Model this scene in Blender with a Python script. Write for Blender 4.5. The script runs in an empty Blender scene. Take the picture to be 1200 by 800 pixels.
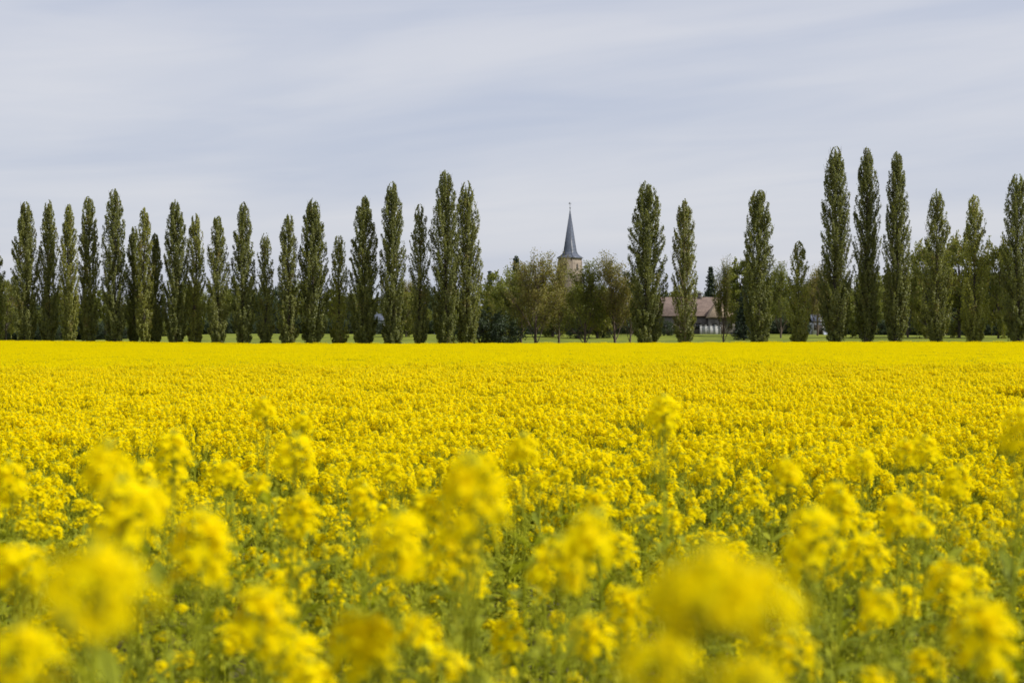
import bpy, math, random
import numpy as np
from mathutils import Vector, Matrix
R = math.radians
SC = bpy.context.scene
COL = SC.collection

# ------------------------------------------------------------------ camera
CAMZ, FPX, HORY = 1.75, 2000.0, 396.0          # photograph 1200 x 800
cam = bpy.data.cameras.new('camera'); cam_o = bpy.data.objects.new('camera', cam); COL.objects.link(cam_o)
cam.lens = 60.0; cam.sensor_width = 36.0
cam.clip_start = 0.05; cam.clip_end = 20000
cam_o.location = (0, 0, CAMZ)
cam_o.rotation_euler = (R(90) - math.atan(4 / FPX), 0, 0)
cam.dof.use_dof = True; cam.dof.focus_distance = 26.0; cam.dof.aperture_fstop = 4.4
SC.camera = cam_o

# ------------------------------------------------------------------ light
SUN_EL, SUN_AZ = 50.0, 103.0                     # azimuth from +Y (view) towards +X (right)
sd = Vector((math.sin(R(SUN_AZ)) * math.cos(R(SUN_EL)), math.cos(R(SUN_AZ)) * math.cos(R(SUN_EL)), math.sin(R(SUN_EL))))
sun = bpy.data.lights.new('sun', 'SUN'); sun.energy = 4.3; sun.angle = R(0.6); sun.color = (1.0, 0.955, 0.88)
sun_o = bpy.data.objects.new('sun', sun); COL.objects.link(sun_o)
sun_o.rotation_euler = sd.to_track_quat('Z', 'Y').to_euler(); sun_o.location = (60, 0, 80)

SC.view_settings.view_transform = 'Standard'; SC.view_settings.look = 'None'
SC.view_settings.exposure = 0.28; SC.view_settings.gamma = 1.0
SC.view_settings.use_curve_mapping = False
SC.cycles.max_bounces = 8; SC.cycles.transmission_bounces = 6; SC.cycles.transparent_max_bounces = 8

w = bpy.data.worlds.new('World'); SC.world = w; w.use_nodes = True
nt = w.node_tree; N = nt.nodes; L = nt.links
N.clear()
out = N.new('ShaderNodeOutputWorld'); bg = N.new('ShaderNodeBackground'); bg.inputs['Strength'].default_value = 0.10
sky = N.new('ShaderNodeTexSky'); sky.sky_type = 'NISHITA'; sky.sun_disc = False
sky.sun_elevation = R(SUN_EL); sky.sun_rotation = R(SUN_AZ); sky.air_density = 1.0; sky.dust_density = 1.2; sky.ozone_density = 1.0
tc = N.new('ShaderNodeTexCoord'); sx = N.new('ShaderNodeSeparateXYZ'); L.new(tc.outputs['Generated'], sx.inputs[0])
def wm(op, a, b=None):
    n = N.new('ShaderNodeMath'); n.operation = op
    for i, v in enumerate((a, b)):
        if v is None: continue
        if isinstance(v, (int, float)): n.inputs[i].default_value = v
        else: L.new(v, n.inputs[i])
    return n.outputs[0]
yy_ = wm('MAXIMUM', sx.outputs['Y'], 0.05)
ang = N.new('ShaderNodeMath'); ang.operation = 'ARCTAN2'; L.new(sx.outputs['X'], ang.inputs[0]); L.new(sx.outputs['Y'], ang.inputs[1])
az_ = ang.outputs[0]; el_ = wm('ARCSINE', sx.outputs['Z'])          # compass direction and height of the point in the sky
lay = wm('POWER', wm('ADD', wm('MAXIMUM', el_, 0.0), 0.02), 0.62)     # cirrus bands crowd together towards the horizon
cb = N.new('ShaderNodeCombineXYZ'); L.new(az_, cb.inputs[0]); L.new(lay, cb.inputs[1])
def cloud(sx_, sy_, rot, detail, dist, lo, hi, seed):
    mp = N.new('ShaderNodeMapping'); mp.inputs['Rotation'].default_value = (0, 0, R(rot))
    L.new(cb.outputs[0], mp.inputs[0])
    mp2 = N.new('ShaderNodeMapping'); mp2.inputs['Scale'].default_value = (sx_, sy_, 1); mp2.inputs['Location'].default_value = (seed, seed * .7, 0)
    L.new(mp.outputs[0], mp2.inputs[0])
    n = N.new('ShaderNodeTexNoise'); n.inputs['Scale'].default_value = 1.0; n.inputs['Detail'].default_value = detail
    n.inputs['Roughness'].default_value = 0.48; n.inputs['Distortion'].default_value = dist
    L.new(mp2.outputs[0], n.inputs['Vector'])
    mr = N.new('ShaderNodeMapRange'); mr.interpolation_type = 'SMOOTHSTEP'
    mr.inputs['From Min'].default_value = lo; mr.inputs['From Max'].default_value = hi
    L.new(n.outputs['Fac'], mr.inputs['Value']); return mr.outputs[0]
c1 = cloud(2.4, 11, -8, 5, 0.5, 0.34, 0.66, 3.1)
c2 = cloud(6, 40, -5, 8, 1.1, 0.30, 0.72, 9.3)
cm = wm('ADD', wm('MULTIPLY', c1, 0.78), wm('MULTIPLY', c2, 0.22))
cramp = N.new('ShaderNodeMix'); cramp.data_type = 'RGBA'
cramp.inputs['A'].default_value = (4.4, 4.75, 5.8, 1); cramp.inputs['B'].default_value = (5.85, 5.9, 6.4, 1)
L.new(cm, cramp.inputs['Factor'])
mx = N.new('ShaderNodeMix'); mx.data_type = 'RGBA'; mx.inputs['Factor'].default_value = 0.86
L.new(sky.outputs[0], mx.inputs['A']); L.new(cramp.outputs['Result'], mx.inputs['B'])
L.new(mx.outputs['Result'], bg.inputs['Color']); L.new(bg.outputs[0], out.inputs[0])

# ------------------------------------------------------------------ materials
MATS = {}
def new_mat(name):
    m = bpy.data.materials.new(name); m.use_nodes = True
    nt = m.node_tree; p = nt.nodes['Principled BSDF']; MATS[name] = m
    return m, nt, p
def leaf_mat(name, ca, cb_, cc=None, rough=0.6, trans=0.3, tcol=None, spec=0.3, tmix=None):
    """colour runs ca -> cb_ (-> cc for the odd one) over the per-leaf attribute 'tint'."""
    m, nt, p = new_mat(name)
    at = nt.nodes.new('ShaderNodeAttribute'); at.attribute_name = 'tint'
    rp = nt.nodes.new('ShaderNodeValToRGB'); e = rp.color_ramp.elements
    e[0].position = 0.0; e[0].color = (*ca, 1); e[1].position = 0.85; e[1].color = (*cb_, 1)
    if cc:
        x = e.new(0.99); x.color = (*cc, 1)
    nt.links.new(at.outputs['Fac'], rp.inputs[0]); nt.links.new(rp.outputs[0], p.inputs['Base Color'])
    p.inputs['Roughness'].default_value = rough; p.inputs['Specular IOR Level'].default_value = spec
    tr = nt.nodes.new('ShaderNodeBsdfTranslucent'); ms = nt.nodes.new('ShaderNodeMixShader')
    mul = nt.nodes.new('ShaderNodeMix'); mul.data_type = 'RGBA'; mul.blend_type = 'MULTIPLY'; mul.inputs['Factor'].default_value = 1
    mul.inputs['B'].default_value = (*(tcol or (1.45, 1.42, 0.6)), 1)
    nt.links.new(rp.outputs[0], mul.inputs['A']); nt.links.new(mul.outputs['Result'], tr.inputs['Color'])
    ms.inputs[0].default_value = trans
    nt.links.new(p.outputs[0], ms.inputs[1]); nt.links.new(tr.outputs[0], ms.inputs[2])
    nt.links.new(ms.outputs[0], nt.nodes['Material Output'].inputs['Surface'])
    return m
def noise_mat(name, ca, cb_, scale, rough=0.85, detail=6, bump=0.0, coord='Object', spec=0.2, stretch=(1, 1, 1)):
    m, nt, p = new_mat(name)
    t = nt.nodes.new('ShaderNodeTexCoord'); mp = nt.nodes.new('ShaderNodeMapping'); mp.inputs['Scale'].default_value = stretch
    n = nt.nodes.new('ShaderNodeTexNoise'); n.inputs['Scale'].default_value = scale; n.inputs['Detail'].default_value = detail
    rp = nt.nodes.new('ShaderNodeValToRGB'); e = rp.color_ramp.elements
    e[0].position = .32; e[0].color = (*ca, 1); e[1].position = .68; e[1].color = (*cb_, 1)
    nt.links.new(t.outputs[coord], mp.inputs[0]); nt.links.new(mp.outputs[0], n.inputs['Vector'])
    nt.links.new(n.outputs['Fac'], rp.inputs[0]); nt.links.new(rp.outputs[0], p.inputs['Base Color'])
    p.inputs['Roughness'].default_value = rough; p.inputs['Specular IOR Level'].default_value = spec
    if bump:
        b = nt.nodes.new('ShaderNodeBump'); b.inputs['Strength'].default_value = bump
        nt.links.new(n.outputs['Fac'], b.inputs['Height']); nt.links.new(b.outputs[0], p.inputs['Normal'])
    return m
M_PETAL = leaf_mat('petal', (0.87, 0.70, 0.001), (0.97, 0.82, 0.0015), (0.88, 0.60, 0.003), rough=0.6, trans=0.55, tcol=(1.0, 1.0, 0.5), spec=0.02)
M_BUD = leaf_mat('bud', (0.38, 0.42, 0.02), (0.62, 0.58, 0.03), trans=0.15, spec=0.2)
M_STEM = leaf_mat('rape_stem', (0.23, 0.27, 0.014), (0.38, 0.40, 0.020), (0.34, 0.28, 0.03), trans=0.15, spec=.15)
M_RLEAF = leaf_mat('rape_leaf', (0.165, 0.20, 0.014), (0.34, 0.36, 0.020), (0.36, 0.32, 0.03), trans=0.4, spec=.15)
M_POP = leaf_mat('poplar_leaf', (0.125, 0.139, 0.034), (0.265, 0.275, 0.080), (0.22, 0.17, 0.05), trans=0.42, spec=0.5)
M_POPD = leaf_mat('poplar_leaf_dark', (0.106, 0.122, 0.030), (0.230, 0.244, 0.068), (0.18, 0.16, 0.05), trans=0.40, spec=0.5)
M_POPY = leaf_mat('poplar_leaf_fresh', (0.160, 0.176, 0.036), (0.33, 0.33, 0.08), (0.24, 0.18, 0.07), trans=0.45, spec=0.5)
M_BROAD = leaf_mat('broad_leaf', (0.105, 0.125, 0.026), (0.23, 0.245, 0.048), (0.18, 0.16, 0.05), trans=0.36)
M_FRESH = leaf_mat('fresh_leaf', (0.11, 0.13, 0.028), (0.22, 0.22, 0.05), (0.26, 0.19, 0.07), trans=0.4)
M_TWIGL = leaf_mat('budding_leaf', (0.15, 0.145, 0.04), (0.29, 0.26, 0.075), (0.22, 0.14, 0.08), trans=0.35)
M_CONI = leaf_mat('conifer_needle', (0.020, 0.034, 0.022), (0.045, 0.065, 0.035), trans=0.08)
M_DARK = leaf_mat('dark_leaf', (0.022, 0.036, 0.018), (0.055, 0.078, 0.028), trans=0.15)
M_BARK = noise_mat('bark', (0.045, 0.038, 0.030), (0.10, 0.085, 0.065), 9, bump=.4, stretch=(1, 1, .25))
M_BARKP = noise_mat('bare_wood', (0.22, 0.17, 0.12), (0.36, 0.29, 0.21), 7, bump=.3, stretch=(1, 1, .25))
M_TWIG = noise_mat('twig', (0.085, 0.065, 0.052), (0.15, 0.115, 0.09), 3)

# ------------------------------------------------------------------ mesh helpers
class MB:
    """collects polygons with a material index and a per-vertex tint"""
    def __init__(s): s.v = []; s.q = []; s.t = []; s.mi = {3: [], 4: []}; s.f = {3: [], 4: []}; s.n = 0
    def add(s, v, f, tint=0.5, mi=0):
        v = np.asarray(v, np.float32).reshape(-1, 3); f = np.asarray(f, np.int32)
        s.v.append(v); s.f[f.shape[1]].append(f + s.n); s.mi[f.shape[1]].append(np.full(len(f), mi, np.int32))
        t = np.asarray(tint, np.float32)
        s.t.append(np.full(len(v), float(t), np.float32) if t.ndim == 0 else t); s.n += len(v)
    def mesh(s, name, mats, smooth=False):
        me = bpy.data.meshes.new(name)
        V = np.concatenate(s.v); fs = []; mi = []; tot = []
        for k in (3, 4):
            if s.f[k]:
                a = np.concatenate(s.f[k]); fs.append(a.ravel()); tot.append(np.full(len(a), k, np.int32)); mi.append(np.concatenate(s.mi[k]))
        I = np.concatenate(fs); T = np.concatenate(tot); MI = np.concatenate(mi)
        me.vertices.add(len(V)); me.vertices.foreach_set('co', V.ravel())
        me.loops.add(len(I)); me.loops.foreach_set('vertex_index', I)
        me.polygons.add(len(T)); st = np.concatenate(([0], np.cumsum(T)[:-1])).astype(np.int32)
        me.polygons.foreach_set('loop_start', st); me.polygons.foreach_set('loop_total', T)
        me.polygons.foreach_set('material_index', MI)
        if smooth: me.polygons.foreach_set('use_smooth', np.ones(len(T), bool))
        for m in mats: me.materials.append(m)
        a = me.attributes.new('tint', 'FLOAT', 'POINT'); a.data.foreach_set('value', np.concatenate(s.t))
        me.update(calc_edges=True); return me
    def copy_in(s, o, M):
        """append MB o transformed by 4x4 numpy M"""
        V = np.concatenate(o.v) @ M[:3, :3].T + M[:3, 3]
        for k in (3, 4):
            if o.f[k]:
                s.f[k].append(np.concatenate(o.f[k]) + s.n); s.mi[k].append(np.concatenate(o.mi[k]))
        s.v.append(V.astype(np.float32)); s.t.append(np.concatenate(o.t)); s.n += len(V)
def unit(a): return a / (np.linalg.norm(a, axis=-1, keepdims=True) + 1e-9)
def cards(mb, c, size, rng, aspect=1.3, up=None, out=None, outw=0.0, tint=None, mi=0):
    """leaf-like four-cornered blades (kites), folded a little, one per centre"""
    n = len(c)
    if n == 0: return
    a = rng.normal(size=(n, 3))
    if up is not None: a = unit(a) + np.asarray(up)
    a = unit(a)
    nn = rng.normal(size=(n, 3))
    if out is not None: nn = unit(nn) + outw * out
    b = unit(np.cross(nn, a)); nrm = np.cross(a, b)
    s = (np.asarray(size) * rng.uniform(.7, 1.35, n))[:, None] if np.ndim(size) == 0 else np.asarray(size)[:, None]
    l = s * aspect * .5; wd = s * .5
    v = np.stack([c - a * l, c + b * wd + a * l * .15 + nrm * wd * .25, c + a * l, c - b * wd + a * l * .15 + nrm * wd * .25], 1)
    f = np.arange(4 * n).reshape(n, 4)
    if tint is None: tint = rng.random(n)
    mb.add(v.reshape(-1, 3), f, np.repeat(tint, 4), mi)
def tube(mb, pts, rad, sides=5, tint=0.4, mi=0, cap=False):
    pts = np.asarray(pts, float); n = len(pts); rad = np.broadcast_to(np.asarray(rad, float), (n,))
    d = unit(np.gradient(pts, axis=0)); ref = np.array([1., .3, 0.]) if abs(d[0][2]) > .6 else np.array([0, 0, 1.])
    u = unit(np.cross(d, ref)); vv = np.cross(d, u)
    an = np.arange(sides) * 2 * np.pi / sides
    P = pts[:, None] + rad[:, None, None] * (np.cos(an)[None, :, None] * u[:, None] + np.sin(an)[None, :, None] * vv[:, None])
    i = np.arange(n - 1)[:, None] * sides; k = np.arange(sides)[None]; k2 = (k + 1) % sides
    f = np.stack([i + k, i + k2, i + sides + k2, i + sides + k], -1).reshape(-1, 4)
    mb.add(P.reshape(-1, 3), f, tint, mi)
def box(mb, x0, x1, y0, y1, z0, z1, mi=0):
    v = [(x0, y0, z0), (x1, y0, z0), (x1, y1, z0), (x0, y1, z0), (x0, y0, z1), (x1, y0, z1), (x1, y1, z1), (x0, y1, z1)]
    mb.add(v, [(0, 3, 2, 1), (4, 5, 6, 7), (0, 1, 5, 4), (1, 2, 6, 5), (2, 3, 7, 6), (3, 0, 4, 7)], .5, mi)
def link(name, me, parent=None, loc=(0, 0, 0)):
    o = bpy.data.objects.new(name, me); COL.objects.link(o); o.location = loc
    if parent: o.parent = parent
    return o
def tag(o, label=None, cat=None, group=None, kind=None):
    if label: o['label'] = label
    if cat: o['category'] = cat
    if group: o['group'] = group
    if kind: o['kind'] = kind
    return o
def thing(name, label, cat, loc, rz=0, group=None, scale=None):
    o = bpy.data.objects.new(name, None); COL.objects.link(o); o.location = loc; o.rotation_euler.z = rz
    o.empty_display_size = .3
    if scale: o.scale = scale
    return tag(o, label, cat, group)

# ------------------------------------------------------------------ terrain
EX = (np.array([-600, 0, 150, 300, 600, 900, 1200, 1900]) - 600) * .115
EZ = np.array([.40, .40, .23, -.04, .02, .19, .19, .25])
TX = (np.array([-600, 0, 150, 260, 600, 900, 1050, 1200, 1900]) - 600) * .165
TZ = np.array([1.6, 1.6, 1.8, 2.6, 2.45, 2.5, 2.3, 2.2, 2.2])
def ground(x, y):
    x = np.asarray(x, float); y = np.asarray(y, float)
    e = np.interp(x, EX, EZ); t = np.clip(y / 230, 0, 1); t = t * t * (3 - 2 * t)
    g = e * t
    u = np.clip((y - 236) / 94, 0, 1)
    top = np.interp(x, TX, TZ)
    return g + (top - e) * u + np.clip((y - 330) / 2000, 0, 1) * 1.0
FIELD_END = 230.0
ys = np.concatenate([np.arange(-40, 232, 4.0), np.arange(232, 340, 3.0), np.array([345, 360, 400, 500, 700, 1000, 2000, 4000, 8000])])
xs = np.concatenate([[-8000, -3000, -1000, -400], np.arange(-200, 201, 5.0), [400, 1000, 3000, 8000]])
gx, gy = np.meshgrid(xs, ys); gz = ground(gx, gy)
mb = MB(); nx_ = len(xs)
ii = (np.arange(len(ys) - 1)[:, None] * nx_ + np.arange(nx_ - 1)[None]).reshape(-1)
mb.add(np.stack([gx, gy, gz], -1).reshape(-1, 3), np.stack([ii, ii + 1, ii + 1 + nx_, ii + nx_], -1))
# meadow grass beyond the crop, bare soil under it
m, nt, p = new_mat('ground'); nd = nt.nodes; lk = nt.links
geo = nd.new('ShaderNodeNewGeometry'); sp = nd.new('ShaderNodeSeparateXYZ'); lk.new(geo.outputs['Position'], sp.inputs[0])
def nz(scale, det, lo, hi, ca, cb_, st=(1, 1, 1)):
    mp = nd.new('ShaderNodeMapping'); mp.inputs['Scale'].default_value = st; lk.new(geo.outputs['Position'], mp.inputs[0])
    n = nd.new('ShaderNodeTexNoise'); n.inputs['Scale'].default_value = scale; n.inputs['Detail'].default_value = det; lk.new(mp.outputs[0], n.inputs['Vector'])
    r = nd.new('ShaderNodeValToRGB'); r.color_ramp.elements[0].position = lo; r.color_ramp.elements[1].position = hi
    r.color_ramp.elements[0].color = (*ca, 1); r.color_ramp.elements[1].color = (*cb_, 1); lk.new(n.outputs['Fac'], r.inputs[0]); return r.outputs[0], n.outputs['Fac']
soil, _ = nz(6, 8, .3, .7, (0.05, 0.042, 0.028), (0.10, 0.085, 0.05))
ga, gf = nz(.35, 8, .35, .65, (0.105, 0.132, 0.016), (0.170, 0.192, 0.024), (1, .35, 1))
gt = nd.new('ShaderNodeMath'); gt.operation = 'GREATER_THAN'; gt.inputs[1].default_value = FIELD_END + .6; lk.new(sp.outputs['Y'], gt.inputs[0])
mixc = nd.new('ShaderNodeMix'); mixc.data_type = 'RGBA'; lk.new(gt.outputs[0], mixc.inputs['Factor']); lk.new(soil, mixc.inputs['A']); lk.new(ga, mixc.inputs['B'])
lk.new(mixc.outputs['Result'], p.inputs['Base Color']); p.inputs['Roughness'].default_value = .9; p.inputs['Specular IOR Level'].default_value = .1
bp = nd.new('ShaderNodeBump'); bp.inputs['Strength'].default_value = .6; bp.inputs['Distance'].default_value = .2
_, fine = nz(8, 4, 0, 1, (0, 0, 0), (1, 1, 1)); lk.new(fine, bp.inputs['Height']); lk.new(bp.outputs[0], p.inputs['Normal'])
tag(link('ground', mb.mesh('ground', [m], True)), kind='structure')

# ------------------------------------------------------------------ trees
POP_T = [0, .03, .10, .22, .38, .55, .70, .82, .91, .97, 1.0]
POP_R = [.30, .50, .76, .95, 1.0, .95, .84, .67, .47, .27, .06]
def poplar_meshes(H, W, seed, dens=1.0, leafm=M_POP, two=0.0, bare=False):
    rng = np.random.default_rng(seed)
    tr = MB(); cr = MB()
    k = 7; zz = np.linspace(-.3, H * .97, k); wob = rng.normal(0, .10, (k, 2)); wob[0] = 0
    ax = np.column_stack([wob[:, 0], wob[:, 1], zz])
    tube(tr, ax, np.interp(zz / H, [0, .05, .5, 1], [.46, .34, .17, .03]) * (H / 25), 8)
    ph = rng.uniform(0, 6.28, 4); tilt = rng.normal(0, .25)
    jit = rng.uniform(.92, 1.07, 11)
    def env(t, az):
        lump = 1 + .05 * np.sin(2 * az + ph[0] + 5 * t) + .05 * np.sin(3 * az + ph[1] - 9 * t) + .04 * np.sin(ph[2] + 22 * t + az)
        return np.interp(t, POP_T, np.array(POP_R) * jit) * W * .53 * lump
    nb = int(190 * (H / 24) * (.55 + .45 * dens)); nb2 = 34; cs = []; ots = []; tn = []
    for i in range(nb + nb2):
        f = (i + rng.random()) / nb if i < nb else rng.random() * .05
        hb = H * (.015 + .88 * f ** 1.02) if i < nb else H * rng.uniform(.01, .16); az = i * 2.39996 + rng.normal(0, .35)
        Lb = H * (rng.uniform(.10, .24) if i < nb else rng.uniform(.03, .07)) * (1 - .45 * f); tz = min(hb + Lb, H * rng.uniform(.975, 1.0))
        rt = env((hb + .55 * (tz - hb)) / H, az) * (rng.uniform(.88, 1.0) if i % 3 else rng.uniform(.35, .8))
        
        s = np.linspace(0, 1, 7)[:, None]; da = rng.normal(0, .25)
        x0 = np.interp(hb, ax[:, 2], ax[:, 0]); y0 = np.interp(hb, ax[:, 2], ax[:, 1])
        a2 = az + da * s
        P = np.concatenate([x0 * (1 - s) + np.cos(a2) * rt * s ** .62, y0 * (1 - s) + np.sin(a2) * rt * s ** .62, hb + (tz - hb) * s ** 1.2], 1)
        tube(tr, P, np.linspace(.055, .012, 7) * (H / 24) * (1.3 if bare else 1), 3)
        nl = int(rng.uniform(95, 150) * max(dens, .72) * (1.25 - .45 * f) * (W / 4.6) ** .5)
        if bare and hb < H * .38 and rng.random() < .45: nl = int(nl * .2)
        sl = rng.uniform(.10, 1.02, nl) ** .8
        pc = np.stack([np.interp(sl, s[:, 0], P[:, j]) for j in range(3)], 1)
        sg = .165 * (W / 4.6) ** .5 * (1.2 - .75 * sl)[:, None]
        pc = pc + rng.normal(size=(nl, 3)) * sg * np.array([1, 1, 1.8])
        pc[:, 2] = np.clip(pc[:, 2], .15, H * rng.uniform(.985, 1.015))
        rr = np.hypot(pc[:, 0], pc[:, 1]); lim = env(pc[:, 2] / H, az) * rng.uniform(.90, 1.08)   # branches keep inside the crown's own outline
        kf = np.where(rr > lim, lim * rng.uniform(.78, 1.04, nl) / np.maximum(rr, 1e-4), 1.0); pc[:, :2] *= kf[:, None]
        o = pc.copy(); o[:, 2] = 0; cs.append(pc); ots.append(unit(o) + np.array([0, 0, .3]))
        tn.append(np.clip(rng.normal(.42 + .12 * rng.normal(), .2, nl), 0, .84))
    if two:      # epicormic tuft at the foot, a little fresher
        pass
    c = np.concatenate(cs); t = np.concatenate(tn)
    patch = np.sin(c[:, 2] * .9 + ph[0]) * np.sin(np.arctan2(c[:, 1], c[:, 0]) * 2 + ph[3])
    t = np.where((patch > .8) & (rng.random(len(t)) < .35), 1.0, t)
    cards(cr, c, .155, rng, 1.35, up=(0, 0, .5), out=np.concatenate(ots), outw=1.2, tint=t)
    return tr.mesh('trunk', [M_BARKP if bare else M_BARK], True), cr.mesh('crown', [leafm])

def grow(rng, tr, tips, p, d, ln, r, lev, maxlev, spread, kids, up, sides=4):
    n = 4; pts = [p]; q = p.copy(); dd = d.copy()
    for k in range(n):
        dd = unit(dd + rng.normal(0, .10, 3) + np.array([0, 0, up])); q = q + dd * ln / n; pts.append(q.copy())
    tube(tr, pts, np.linspace(r, r * .55, n + 1), sides if lev < 2 else 3)
    if lev >= maxlev: tips.append((pts[2], dd)); tips.append((q, dd)); return
    for k in range(kids[lev]):
        s = rng.uniform(.35, 1.0) if k else 1.0
        i = min(int(s * n), n - 1); b = np.array(pts[i]) + (np.array(pts[i + 1]) - np.array(pts[i])) * (s * n - i if s < 1 else 1)
        az = rng.uniform(0, 6.28) ; pr = unit(np.cross(dd, unit(rng.normal(size=3))))
        nd_ = unit(dd + pr * spread * rng.uniform(.6, 1.3) * (1 if k else .4))
        grow(rng, tr, tips, b, nd_, ln * rng.uniform(.55, .8), r * (.52 if k else .6), lev + 1, maxlev, spread, kids, up, sides)
def twiggy_meshes(seed, H=14.0, W=6.5, leaves=5, leafm=M_TWIGL, spread=.55, up=.10, sz=.17, low=.08):
    rng = np.random.default_rng(seed); tr = MB(); cr = MB(); tips = []
    zz = np.linspace(-.3, H * .62, 6); ax = np.column_stack([np.cumsum(rng.normal(0, .10, 6)), np.cumsum(rng.normal(0, .10, 6)), zz]); ax[0, :2] = 0
    tube(tr, ax, np.linspace(.24, .10, 6), 7)
    for i in range(19):
        f = low + (1 - low) * (i + rng.random()) / 19
        b = np.array([np.interp(f * H * .62, zz, ax[:, j]) for j in range(3)]); az = i * 2.4 + rng.normal(0, .3)
        lean = .75 - .45 * f
        d = unit(np.array([math.cos(az) * lean, math.sin(az) * lean, 1.0]))
        grow(rng, tr, tips, b, d, H * (.26 - .04 * f) , .085 * (1.1 - .4 * f), 1, 3, spread, [0, 5, 4], up)
    P = np.array([t[0] for t in tips]); ex = (np.abs(P[:, :2]).max(), P[:, 2].max())
    rep = rng.poisson(leaves * np.clip(1.25 - .85 * (P[:, 2] / P[:, 2].max()) ** 2, .2, 1.2)); c = np.repeat(P, rep, 0) + rng.normal(0, .30, (rep.sum(), 3))
    c[:, 2] = np.clip(c[:, 2], .3, None)
    t = np.clip(rng.normal(.4, .22, len(c)), 0, .84); t[rng.random(len(c)) < .06] = 1
    cards(cr, c, sz, rng, 1.3, out=unit(c - np.array([0, 0, H * .4])), outw=.5, tint=t)
    return tr.mesh('trunk', [M_TWIG], True), cr.mesh('crown', [leafm])
def broad_meshes(seed, H=12.0, W=9.0, leafm=M_BROAD, base=.18, n=64, per=150, sz=.24, airy=.0):
    rng = np.random.default_rng(seed); tr = MB(); cr = MB()
    zz = np.linspace(-.3, H * .75, 6); ax = np.column_stack([np.cumsum(rng.normal(0, .13, 6)), np.cumsum(rng.normal(0, .13, 6)), zz]); ax[0, :2] = 0
    tube(tr, ax, np.linspace(.30, .06, 6) * H / 12, 8)
    ph = rng.uniform(0, 6.28, 6); cs = []; ot = []; tn = []
    zc_ = H * (base + 1) / 2; hz = H * (1 - base) / 2
    for i in range(n):
        f = (i + .5) / n; cz = 1 - 2 * f; az = i * 2.39996 + rng.normal(0, .3); sr = math.sqrt(max(0, 1 - cz * cz)) ** .75
        k = rng.uniform(.55, .95) * (1 + .14 * math.sin(2 * az + ph[0]) + .12 * math.sin(3 * az + ph[1] + 4 * cz))
        c = np.array([math.cos(az) * sr * W / 2 * k, math.sin(az) * sr * W / 2 * k, zc_ + cz * hz * min(k + .12, 1.02)])
        b = np.array([np.interp(min(c[2] * .6, H * .7), zz, ax[:, j]) for j in range(3)])
        s = np.linspace(0, 1, 5)[:, None]; mid = b * (1 - s) + c * s; mid[:, 2] += np.sin(s[:, 0] * 3.14) * .06 * H * -.3
        tube(tr, mid, np.linspace(.075, .015, 5) * H / 12, 4)
        rad = rng.uniform(.75, 1.25) * (W / 9) * 1.0; m_ = int(per * rng.uniform(.6, 1.2) * (1 - airy * rng.random()))
        q = unit(rng.normal(size=(m_, 3))) * (rng.random(m_)[:, None] ** .45) * rad * np.array([1.1, 1.1, .75])
        # two or three sprigs that break the outline
        for _ in range(3):
            dv = unit(rng.normal(size=3) + (c - np.array([0, 0, zc_])) / H * 3); e = rng.random((12, 1)) * rad * .9 + rad * .6
            q = np.concatenate([q, dv * e + rng.normal(0, .10, (12, 3))])
        cs.append(c + q); ot.append(unit(q + (c - [0, 0, zc_]) * .3)); tn.append(np.clip(rng.normal(.4 + .16 * rng.normal(), .16, len(q)), 0, .84))
    c = np.concatenate(cs); t = np.concatenate(tn); t[rng.random(len(t)) < .04] = 1; c[:, 2] = np.clip(c[:, 2], .1, None)
    cards(cr, c, sz, rng, 1.25, out=np.concatenate(ot), outw=.9, tint=t)
    return tr.mesh('trunk', [M_BARK], True), cr.mesh('crown', [leafm])
def conifer_meshes(seed, H=16.0, W=6.0, thin=1.0):
    rng = np.random.default_rng(seed); tr = MB(); cr = MB()
    tube(tr, [(0, 0, -.3), (.05, 0, H * .5), (0, 0, H)], [.28, .16, .02], 7)
    cs = []; z = .6; i = 0
    while z < H * .985:
        f = z / H; r = W / 2 * (1 - f) ** .8 * rng.uniform(.8, 1.1) + .1
        for k in range(7):
            az = k * .9 + i * 1.3 + rng.normal(0, .15); rr = r * rng.uniform(.65, 1.15)
            s = np.linspace(0, 1, 5)[:, None]; dr = -.25 * rr * s ** 2 + .12 * rr * s
            P = np.concatenate([np.cos(az) * rr * s, np.sin(az) * rr * s, z + dr], 1)
            tube(tr, P, np.linspace(.04, .01, 5), 3)
            nl = int(34 * thin * (.3 + rr / 3)); t = rng.uniform(.15, 1.05, nl)[:, None]
            P2 = np.concatenate([np.cos(az) * rr * t, np.sin(az) * rr * t, z - .25 * rr * t ** 2 + .12 * rr * t], 1)
            cs.append(P2 + rng.normal(size=(nl, 3)) * (.10 + .20 * (1 - t)) * np.array([1, 1, .7]) * (.6 + rr / 3))
        z += .42 * rng.uniform(.8, 1.2); i += 1
    c = np.concatenate(cs); o = c.copy(); o[:, 2] = .3
    cards(cr, c, .24, rng, 1.6, out=unit(o), outw=.4)
    return tr.mesh('trunk', [M_BARK], True), cr.mesh('crown', [M_CONI])
def put(name, label, cat, meshes, px, D, sx=1, sz=1, rz=0, group=None, zoff=0):
    X = (px - 600) / FPX * D
    o = thing(name, label, cat, (X, D, float(ground(X, D)) + zoff), rz, group, (sx, sx, sz))
    link('trunk', meshes[0], o); link('crown', meshes[1], o); return o

PG = 'poplars in the row beyond the rapeseed field'
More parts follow.
